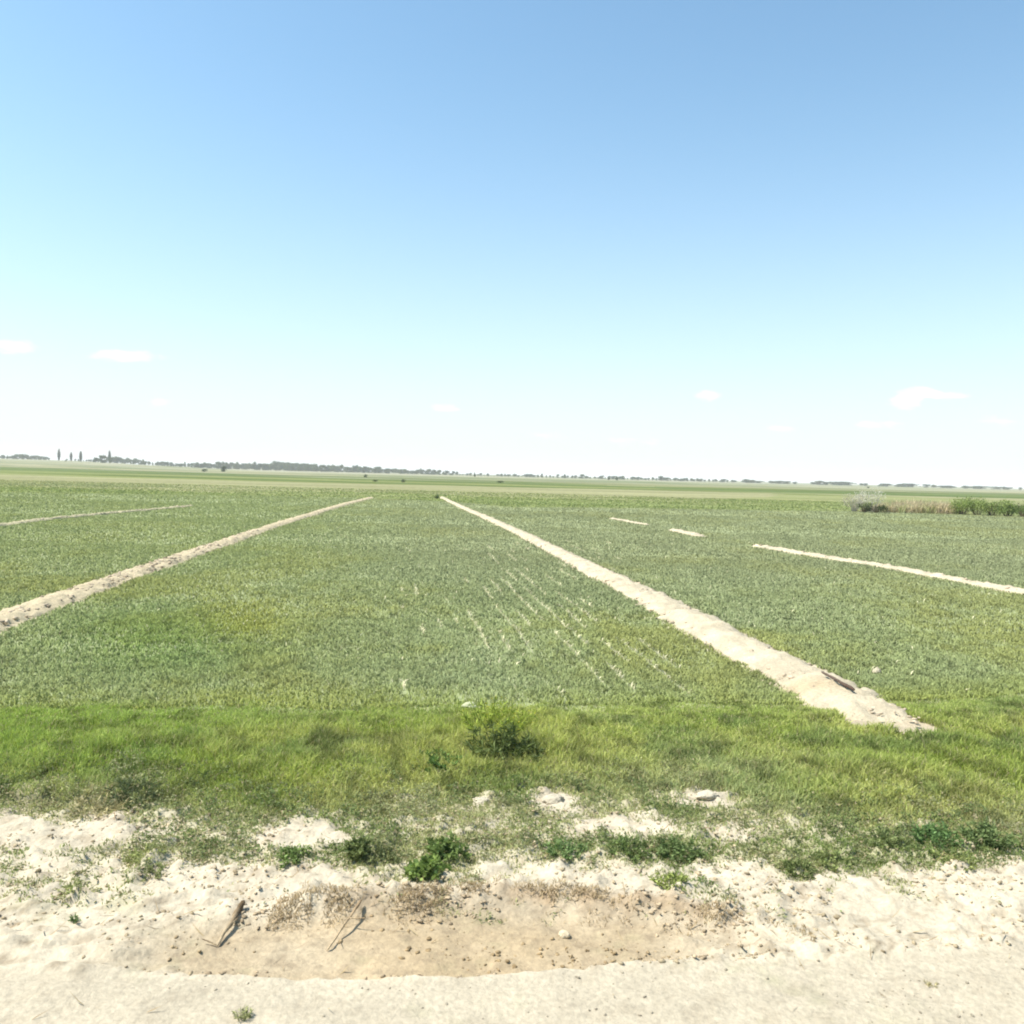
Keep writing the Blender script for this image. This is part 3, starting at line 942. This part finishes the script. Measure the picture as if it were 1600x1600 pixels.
def cover_plants():
    x, y = scatter(4.9, 7.6, 9000, .66, .5)
    pl = plants(x, y) * (1 - ss(G_(x) + .3, G_(x) + 1.0, y))
    cl_ = ss(.44, .60, fbm(x * 8, y * 8, 501, 3, .6))
    k = (rng.random(len(x)) < pl * (.15 + .85 * cl_)) & (y > R_(x) + .25)
    x, y = x[k], y[k]; n = len(x)
    z = H(x, y) + rng.random(n) ** 1.5 * (.02 + .05 * cl_[k] * ss(W_(x), G_(x), y))
    D = unit(rng.normal(0, 1, (n, 3)) * np.array([1, 1, .5]) + np.array([0, 0, .3]))
    t_ = ss(.40, .62, fbm(x * 1.5, y * 2.2, 503, 3))
    c = mixc([.30, .31, .15], [.17, .215, .08], t_) * (.6 + .7 * rng.random(n))[:, None]
    dr = rng.random(n) < .12
    c[dr] = np.array([.38, .32, .19]) * (.6 + .5 * rng.random(dr.sum()))[:, None]
    V, l, ct, cc = leaves(np.stack([x, y, z], -1), D, .014 + .018 * rng.random(n), .45, c)
    tag(link('ground_cover', mesh_np('ground_cover', V, l, ct, M_LEAF, cc)), 'low patchy ground cover on the pale soil', 'ground cover', None, 'stuff')


cover_plants()
x = rng.uniform(gp(430, 1410)[0], gp(1250, 1430)[0], 8000)
y = B_(x) + rng.normal(.0, .075, len(x))
k = rng.random(len(x)) < ss(.42, .66, fbm(x * 4, y * 5, 505, 3, .6)) * (1 - .6 * ss(gp(800, 1410)[0], gp(1250, 1410)[0], x))
x, y = x[k], y[k]; n = len(x)
c = mixc([.46, .36, .21], [.27, .20, .11], rng.random(n))
V, l, ct, cc = blades(np.stack([x, y, H(x, y) - .003], -1), .018 + .03 * rng.random(n), .003 + .003 * rng.random(n), rng.uniform(.4, 1.25, n), rng.uniform(0, 6.28, n), c)
tag(link('dry_roots', mesh_np('dry_roots', V, l, ct, M_DRY, cc)), 'brown dry roots and stubble along the bank of the wheel track', 'litter', None, 'stuff')


def weed(px, py, rad, hgt, nst, nlf, leaf, col, label, wd=.45, spread=1.0, cat='weed', group='leafy weeds on the road shoulder', top=None, name='leafy_weed', depth=1.0):
    x0, y0 = gp(px, py)
    z0 = float(H(x0, y0))
    root = link(name, None, loc=(x0, y0, z0))
    tag(root, label, cat, group)
    ang = rng.uniform(0, 6.28, nst); rr = rad * np.sqrt(rng.random(nst))
    base = np.stack([np.cos(ang) * rr * .45, np.sin(ang) * rr * .45 * depth, np.zeros(nst)], -1)
    hh = hgt * rng.uniform(.45, 1.05, nst) * (1 - .5 * (rr / rad) ** 2)
    tip = np.stack([np.cos(ang) * rr * spread, np.sin(ang) * rr * spread * depth, hh], -1)
    gz = H(x0 + tip[:, 0], y0 + tip[:, 1]) - z0
    tip[:, 2] += gz * .7
    base[:, 2] = H(x0 + base[:, 0], y0 + base[:, 1]) - z0 - .005
    # stems: slim blades from base to tip
    d = tip - base
    side = unit(np.cross(d, rng.normal(0, 1, (nst, 3)))) * .0022 * (1 + hgt * 3)
    V = np.stack([base - side, base + side, tip + side * .4, tip - side * .4], 1).reshape(-1, 3)
    q = (np.arange(nst) * 4)[:, None]
    link('stem', mesh_np('stem', V, np.concatenate([q, q + 1, q + 2, q + 3], 1).ravel(), np.full(nst, 4), M_LEAF,
                         np.tile(np.array(col) * .9 + .02, (nst * 4, 1))), root)
    k = rng.integers(0, nst, nlf); t = rng.uniform(.12, 1.0, nlf) ** .8
    P = base[k] + d[k] * t[:, None]
    D = unit(unit(d[k]) * rng.uniform(.1, .8, (nlf, 1)) + rng.normal(0, .75, (nlf, 3)) * np.array([1, 1, .55]))
    c = (np.array(col) * 1.45 + [.012, .008, 0]) * (.6 + .75 * rng.random(nlf))[:, None]
    lt = rng.random(nlf) < .18
    c[lt] = c[lt] * 1.5 + .02
    V, l, ct, cc = leaves(P, D, leaf * rng.uniform(.6, 1.3, nlf), wd, c)
    link('foliage', mesh_np('foliage', V, l, ct, M_LEAF, cc), root)
    if top is not None:
        nt_ = top[1]
        k = rng.integers(0, nst, nt_)
        P = tip[k] + rng.normal(0, .012, (nt_, 3)) + np.array([0, 0, .01])
        V, l, ct, cc = leaves(P, unit(rng.normal(0, 1, (nt_, 3))), np.full(nt_, .016), .9, np.array(top[0]) * rng.uniform(.8, 1.1, (nt_, 1)))
        link('blossom', mesh_np('blossom', V, l, ct, M_LEAF, cc), root)
    return root


G1 = (.105, .150, .040); G2 = (.115, .165, .060); G3 = (.16, .185, .07); G4 = (.045, .085, .030)
weed(783, 1190, .34, .33, 60, 1300, .075, (.065, .088, .028), 'dark bushy weed standing in the grass strip, the darkest plant', .2, .9, 'bush', 'bushy weeds in the grass strip')
weed(826, 1196, .20, .20, 30, 620, .05, (.06, .082, .03), 'low dark weed hugging the right foot of the darkest bush', .25, 1, 'bush', 'bushy weeds in the grass strip')
weed(684, 1205, .22, .13, 24, 380, .045, (.06, .11, .030), 'small dark weed in the grass well left of the darkest bush', .4, 1, 'bush', 'bushy weeds in the grass strip')
weed(778, 1158, .46, .36, 110, 1000, .07, (.19, .235, .045), 'yellow tipped plant rising behind the darkest bush', .16, .9, 'weed', 'bushy weeds in the grass strip', top=((.52, .45, .06), 60))
weed(665, 1372, .15, .11, 46, 900, .036, G1, 'bright green broad-leaved weed nearest the wheel track', .62)
weed(700, 1342, .15, .12, 40, 700, .034, (.095, .135, .042), 'green leafy weed right behind the brightest broad-leaved one', .55)
weed(560, 1345, .09, .16, 30, 480, .036, (.105, .13, .05), 'upright dark green weed beside the bare sandy patch', .4)
weed(600, 1345, .15, .08, 30, 420, .03, (.10, .115, .05), 'low brownish green weed spreading right of the upright one', .4)
weed(1062, 1338, .17, .12, 40, 760, .032, (.080, .115, .042), 'dense dark green weed at the right end of the green row', .4)
weed(980, 1335, .18, .09, 40, 700, .03, (.095, .13, .045), 'low green weed in the middle of the green row', .4)
weed(880, 1335, .16, .09, 34, 560, .03, (.10, .15, .055), 'paler green weed at the left end of the green row', .4)
weed(1045, 1388, .13, .07, 36, 460, .028, (.16, .19, .055), 'flat olive weed alone on bare soil below the green row', .35)
weed(1245, 1368, .13, .07, 40, 520, .028, (.10, .125, .045), 'dark flat weed on soil at the right shoulder edge', .35)
weed(1300, 1352, .15, .08, 36, 520, .03, (.14, .165, .06), 'olive weed tuft beside the dark flat one at the right', .35)
weed(1385, 1322, .18, .12, 40, 620, .034, (.105, .13, .05), 'mottled green weed below the small pale patch at the right', .38)
weed(1460, 1318, .18, .13, 40, 620, .034, (.075, .13, .045), 'middle one of the green weeds along the right edge', .38)
weed(1545, 1325, .20, .15, 44, 820, .036, (.085, .12, .045), 'darkest green weed near the right edge of the picture', .38)
weed(1490, 1352, .16, .06, 30, 380, .028, (.13, .15, .05), 'low olive weed in front of the right-hand green weeds', .35)
weed(460, 1345, .14, .08, 34, 460, .03, (.11, .155, .05), 'low green weed under the bare sandy patch at the left', .38)
weed(225, 1345, .16, .07, 36, 420, .026, (.17, .19, .07), 'olive weed tuft on the left bare soil', .3)
weed(240, 1368, .12, .05, 30, 300, .024, (.13, .15, .06), 'darker flat weed just below the left olive tuft', .3)
weed(115, 1398, .14, .05, 30, 300, .024, (.17, .185, .075), 'flat dusty weed near the left edge of the soil', .3)
weed(118, 1438, .035, .03, 10, 60, .022, (.09, .13, .05), 'tiny lone green sprout on the left bare soil', .4)
weed(378, 1592, .045, .05, 22, 160, .022, (.22, .23, .11), 'tiny dusty green tuft growing on the dirt road', .25)
weed(150, 1262, .26, .10, 60, 500, .05, (.27, .24, .13), 'dry straw coloured tussock on the sod edge at left', .14)
weed(205, 1253, .22, .13, 60, 600, .05, (.07, .09, .04), 'dark tussock at the end of the left sod edge', .16)
weed(1455, 1538, .04, .015, 10, 50, .02, (.25, .22, .12), 'withered little plant flat on the road at the lower right', .3)

# ------------------------------------------------------------------ trees


def crown_mesh(name, lobes, nq, size, col, seed):
    r = np.random.default_rng(seed)
    lob = np.array(lobes, float)
    vol = lob[:, 3] * lob[:, 4] * lob[:, 5]
    k = r.choice(len(lob), nq, p=vol / vol.sum())
    d = unit(r.normal(0, 1, (nq, 3))) * (r.random((nq, 1)) ** .45)
    P = lob[k, :3] + d * lob[k, 3:6]
    D = unit(r.normal(0, 1, (nq, 3)))
    side = unit(np.cross(D, r.normal(0, 1, (nq, 3))))
    s = size * r.uniform(.5, 1.3, (nq, 1))
    V = np.stack([P - D * s * .5, P + side * s * .35, P + D * s * .5, P - side * s * .35], 1).reshape(-1, 3)
    q = (np.arange(nq) * 4)[:, None]
    c = np.array(col) * (.65 + .7 * r.random(nq))[:, None]
    return mesh_np(name, V, np.concatenate([q, q + 1, q + 2, q + 3], 1).ravel(), np.full(nq, 4), M_LEAF, np.repeat(c, 4, 0))


def trunk_mesh(h, r0, seed, limbs=3):
    r = np.random.default_rng(seed)
    V, F = [], []

    def seg(a, b, ra, rb):
        a = np.array(a, float); b = np.array(b, float); d = b - a; d /= np.linalg.norm(d)
        s = np.cross(d, [.3, .9, .1]); s /= np.linalg.norm(s); u = np.cross(s, d); o = len(V)
        for c, rr in ((a, ra), (b, rb)):
            for i in range(6):
                an = i * math.pi / 3; V.append(c + rr * (math.cos(an) * s + math.sin(an) * u))
        for i in range(6):
            F.append((o + i, o + (i + 1) % 6, o + 6 + (i + 1) % 6, o + 6 + i))
    seg((0, 0, -.2), (0, 0, h * .5), r0, r0 * .7); seg((0, 0, h * .5), (r.normal(0, .1), 0, h * .9), r0 * .7, r0 * .2)
    for i in range(limbs):
        a = r.uniform(0, 6.28); z = h * r.uniform(.3, .55)
        seg((0, 0, z), (math.cos(a) * h * .25, math.sin(a) * h * .25, z + h * .28), r0 * .4, r0 * .1)
    V = np.array(V)
    return mesh_np('trunk', V, np.array(F).ravel(), np.full(len(F), 4), M_WOOD, np.tile([.12, .09, .065], (len(V), 1)), smooth=True)


def round_lobes(h, w, seed, n=7, low=.22):
    r = np.random.default_rng(seed); L2 = []
    for i in range(n):
        a = r.uniform(0, 6.28); q = r.uniform(.1, .55) * w / 2
        z = h * r.uniform(low + .15, .82)
        s = r.uniform(.32, .52) * w / 2 * 1.15
        L2.append((math.cos(a) * q, math.sin(a) * q, z, s, s, s * r.uniform(.6, .95) * min(1.3, h / w)))
    return L2


PROTO = {}


def proto(kind, v):
    key = (kind, v)
    if key in PROTO: return PROTO[key]
    if kind == 'field':
        h = 1.0; w = [1.1, .8, 1.4, 1.0, 1.7][v]
        cm = crown_mesh('crown', round_lobes(h, w, 300 + v, 9, -.08), 900, .13, [(.07, .10, .05), (.08, .115, .05), (.065, .095, .055), (.09, .12, .06), (.065, .10, .05)][v], 310 + v)
        tm = trunk_mesh(.8, .03, 320 + v)
    elif kind == 'poplar':
        L2 = [(0, 0, .12 + i * .115, .085 * math.sin(.6 + i * .3) + .02, .085 * math.sin(.6 + i * .3) + .02, .12) for i in range(8)]
        cm = crown_mesh('crown', L2, 900, .075, (.045, .07, .04), 330 + v); tm = trunk_mesh(.85, .018, 340 + v)
    elif kind == 'bush':
        L2 = [(random.uniform(-.45, .45), random.uniform(-.3, .3), .42 * random.uniform(.6, 1), .38, .34, .42) for i in range(6)]
        cm = crown_mesh('crown', L2, 700, .10, (.065, .095, .035), 350 + v); tm = trunk_mesh(.5, .02, 360 + v)
    PROTO[key] = (cm, tm)
    return PROTO[key]


def tree(kind, v, px, dist, base_py, top_py, label, cat='tree', group=None, name='tree', wide=1.0, fat=1.0):
    x = at(px, dist)
    z = float(H(x, dist))
    hor = 720.5 + .0262 * px
    zt = CAM_H + (hor - top_py) / F_PX * dist
    h = max(zt - z, .5)
    r = link(name, None, loc=(x, dist, z))
    cm, tm = proto(kind, v)
    a = link('crown', cm, r); b = link('trunk', tm, r)
    r.scale = (h * wide, h * wide * fat, h)
    r.rotation_euler = (0, 0, random.uniform(-.6, .6))
    tag(r, label, cat, group)
    return r


GT = 'trees of the hazy tree line along the horizon'
# tree line
tops = np.array([(0, 711), (30, 709), (60, 711), (80, 713), (82, 719), (140, 716), (180, 714), (220, 718), (260, 722), (300, 723), (340, 722), (400, 723), (430, 722), (520, 727), (560, 728),
                 (600, 731), (650, 733), (690, 735), (720, 738), (760, 741), (800, 741), (850, 741), (900, 742), (960, 744), (1040, 745), (1090, 747), (1180, 751), (1300, 755), (1600, 763)])
px = -60
nline = 0
while px < 1140:
    t_ = float(np.interp(px, tops[:, 0], tops[:, 1])) + .1
    hor = 720.5 + .0262 * px
    if not (80 < px < 90):
        dist = random.uniform(1030, 1120)
        tree('field', random.randrange(5), px, dist, hor, t_ + random.uniform(-1.6, 2.2), 'small hazy grey-green tree merging into the tree line along the horizon', 'tree', GT,
             wide=random.uniform(.8, 1.4) if px < 720 else random.uniform(1.2, 2.4))
        nline += 1
    px += random.uniform(2.8, 6.0) if px < 720 else random.uniform(3.2, 7.5)
for px, tp, k in [(1146 + i * 15 + random.uniform(-9, 9), 720.5 + .0262 * (1146 + i * 15) - .9 - random.random() ** 2 * 2.6, random.randrange(5)) for i in range(31)]:
    tree('field', k, px, 1080, 0, tp, 'small hazy grey-green tree merging into the tree line along the horizon', 'tree', GT, wide=random.uniform(1.5, 6.5))

GP_ = 'slim poplars standing above the tree line'
tree('poplar', 0, 92, 900, 0, 702, 'tallest slim dark poplar standing at the left', 'tree', GP_, 'poplar_tree', wide=1.2)
tree('poplar', 1, 111, 900, 0, 707, 'short slim poplar between the tallest one and its right neighbour', 'tree', GP_, 'poplar_tree', wide=1.45)
tree('poplar', 2, 126, 900, 0, 705.5, 'third slim poplar counting from the left', 'tree', GP_, 'poplar_tree', wide=1.45)
tree('poplar', 1, 171, 900, 0, 704.5, 'slim poplar tip rising out of the dark round tree group', 'tree', GP_, 'poplar_tree', wide=1.1)
GD = 'dark trees and bushes around the poplars'
tree('field', 0, 160, 860, 0, 711, 'dark broad tree forming the left half of the round group', 'tree', GD, wide=1.15)
tree('field', 3, 172, 850, 0, 713, 'darkest rounded tree at the right end of the group', 'tree', GD, wide=.75)
tree('field', 2, 150, 880, 0, 714.5, 'lower spreading tree at the left end of the round group', 'tree', GD, wide=1.2)
tree('bush', 0, 102, 800, 0, 718.5, 'dark bush at the foot of the tallest poplar', 'bush', GD, 'bush', wide=1.1)
tree('bush', 1, 127, 780, 0, 722, 'low dark bush under the third poplar', 'bush', GD, 'bush', wide=2.2)
tree('bush', 0, 139, 780, 0, 723, 'low bush between the third poplar and the round trees', 'bush', GD, 'bush', wide=1.5)
tree('bush', 1, 82, 700, 0, 721.5, 'small thin bush left of the tallest poplar', 'bush', GD, 'bush', wide=.6)
GM = 'lone trees and bushes in front of the tree line'
tree('field', 1, 742, 700, 0, 738.5, 'small dark lone tree on the horizon left of centre', 'tree', GM, wide=.9)
tree('field', 3, 951, 720, 0, 744.5, 'left one of two dark little trees close together on the horizon', 'tree', GM, wide=1.1)
tree('field', 1, 964, 720, 0, 744.0, 'right one of two dark little trees close together on the horizon', 'tree', GM, wide=1.1)
tree('bush', 0, 318, 420, 0, 730.5, 'low green bush in the far meadow at the left', 'bush', GM, 'bush', wide=1.4)
tree('field', 2, 350, 480, 0, 728, 'small spreading tree in the far meadow below the tree line', 'tree', GM, wide=1.0)
tree('bush', 1, 571, 330, 0, 739.5, 'grey-green bush in front of the middle tree line', 'bush', GM, 'bush', wide=1.0)
tree('bush', 0, 585, 210, 0, 748, 'low green bush in the dark meadow band, left of its twin', 'bush', GM, 'bush', wide=2.0)
tree('bush', 1, 630, 210, 0, 747, 'rounder green bush in the dark meadow band', 'bush', GM, 'bush', wide=1.1)
tree('field', 2, 1357, 520, 0, 760.2, 'small dark tree in pale land behind the grey shrub', 'tree', GM, wide=1.5)
tree('bush', 1, 683, 84, 0, 778.0, 'tiny dark bush at the far end of the broad ridge', 'bush', GM, 'bush', wide=1.0)
tree('bush', 0, 780, 260, 0, 749.5, 'low dark bush in meadow right of centre', 'bush', GM, 'bush', wide=2.4)

# pale grey shrubs and green shrubs on the bank at the right


def shrub(px, dist, hgt, wid, col, label, n=1400, leaf=.11, seed=1, name='shrub', group='shrubs on the bank beyond the crop', twiggy=False):
    x = at(px, dist); z = float(H(x, dist))
    r = link(name, None, loc=(x, dist, z))
    tag(r, label, 'shrub', group)
    rr = np.random.default_rng(seed)
    L2 = [(rr.uniform(-.5, .5) * wid, rr.uniform(-.3, .3) * wid, hgt * rr.uniform(.3, .75), wid * rr.uniform(.2, .34), wid * rr.uniform(.2, .34), hgt * rr.uniform(.22, .34)) for i in range(9)]
    link('crown', crown_mesh('crown', L2, n, leaf, col, seed + 5), r)
    V = []; F = []; C2 = []
    for i in range(16):
        a = rr.uniform(0, 6.28); q = rr.uniform(.1, .5) * wid
        tip = np.array([math.cos(a) * q, math.sin(a) * q, hgt * rr.uniform(.6, 1.02)]); b = tip * [.25, .25, 0]
        s = np.array([.03, .0, 0]); s2 = np.array([0, .03, 0]); o = len(V)
        V += [b - s, b + s, tip, b - s2, b + s2]; F += [(o, o + 1, o + 2), (o + 3, o + 4, o + 2)]
    V = np.array(V)
    cc = (.42, .39, .33) if twiggy else (.14, .11, .07)
    link('branches', mesh_np('branches', V, np.array(F).ravel(), np.full(len(F), 3), M_DRY, np.tile(cc, (len(V), 1))), r)
    return r


shrub(1336, 79, 1.7, 1.9, (.42, .38, .30), 'smaller pale grey-brown bare shrub left of the whitish one', 800, .09, 11, twiggy=True)
shrub(1364, 78.5, 2.1, 2.5, (.52, .49, .42), 'whitish grey shrub, the palest and tallest on the bank', 1300, .10, 12, twiggy=True)
shrub(1352, 77, .9, 1.1, (.07, .09, .04), 'small dark green shrub at the foot of the whitish one', 600, .10, 13)
shrub(1371, 76.8, .75, 1.4, (.06, .08, .035), 'lowest dark shrub in front of the whitish one', 600, .10, 14)
G_S = [(1506, 79, 1.55, 2.4, (.24, .30, .09), 'leftmost green shrub, next to the brown reeds'),
       (1530, 79, 1.6, 2.2, (.19, .25, .07), 'second green shrub counting from the brown reeds'),
       (1553, 78, 1.6, 2.3, (.25, .30, .10), 'third green shrub counting from the brown reeds'),
       (1577, 78, 1.5, 2.3, (.19, .25, .08), 'fourth green shrub counting from the brown reeds'),
       (1603, 77, 1.6, 2.6, (.13, .19, .05), 'darkest green shrub cut by the right picture edge')]
for i, (a, d, h, w, c, lb) in enumerate(G_S):
    shrub(a, d, h, w, c, lb, 1500, .12, 30 + i)
for i, a in enumerate((1632, 1660, 1690, 1720)):
    shrub(a, 77 - i * .5, 1.6, 2.6, (.09, .14, .035), 'green shrub further along the bank beyond the right edge', 900, .14, 50 + i)

# brown reeds on the bank
n = 9000
pxs = rng.uniform(1345, 1505, n); dd = rng.uniform(79, 86, n)
x = np.array([at(p_, d_) for p_, d_ in zip(pxs, dd)])
hh = (.6 + .6 * rng.random(n)) * (.45 + .95 * fbm(x * .5, dd * .5, 401, 3)) * ss(1335, 1395, pxs)
c = mixc([.50, .42, .26], [.38, .40, .18], ss(.4, .65, fbm(x * .6, dd * .6, 403, 3))) * (.65 + .6 * rng.random(n))[:, None]
V, l, ct, cc = blades(np.stack([x, dd, H(x, dd)], -1), hh, .03 + .05 * rng.random(n), rng.uniform(.05, .8, n), rng.uniform(0, 6.28, n), c)
tag(link('reeds', mesh_np('reeds', V, l, ct, M_DRY, cc)), 'brown dry reeds along the bank beyond the crop', 'reeds', None, 'stuff')

# ------------------------------------------------------------------ haze
bm = bmesh.new()
bmesh.ops.create_cube(bm, size=1)
for q in bm.verts:
    q.co.x *= 9500
    q.co.y = (q.co.y + .5) * 7200 - 2600
    q.co.z = -1.5 if q.co.z < 0 else 24.0
me = bpy.data.meshes.new('haze'); bm.to_mesh(me); bm.free()
mt, t, o = new_mat('haze_air')
pv = t.nodes.new('ShaderNodeVolumePrincipled')
pv.inputs['Color'].default_value = (1, 1, 1, 1)
pv.inputs['Density'].default_value = 0.00024
pv.inputs['Anisotropy'].default_value = 0.0
t.links.new(pv.outputs[0], o.inputs['Volume'])
me.materials.append(mt)
tag(link('haze', me), 'pale summer haze over the far fields', 'haze', None, 'stuff')
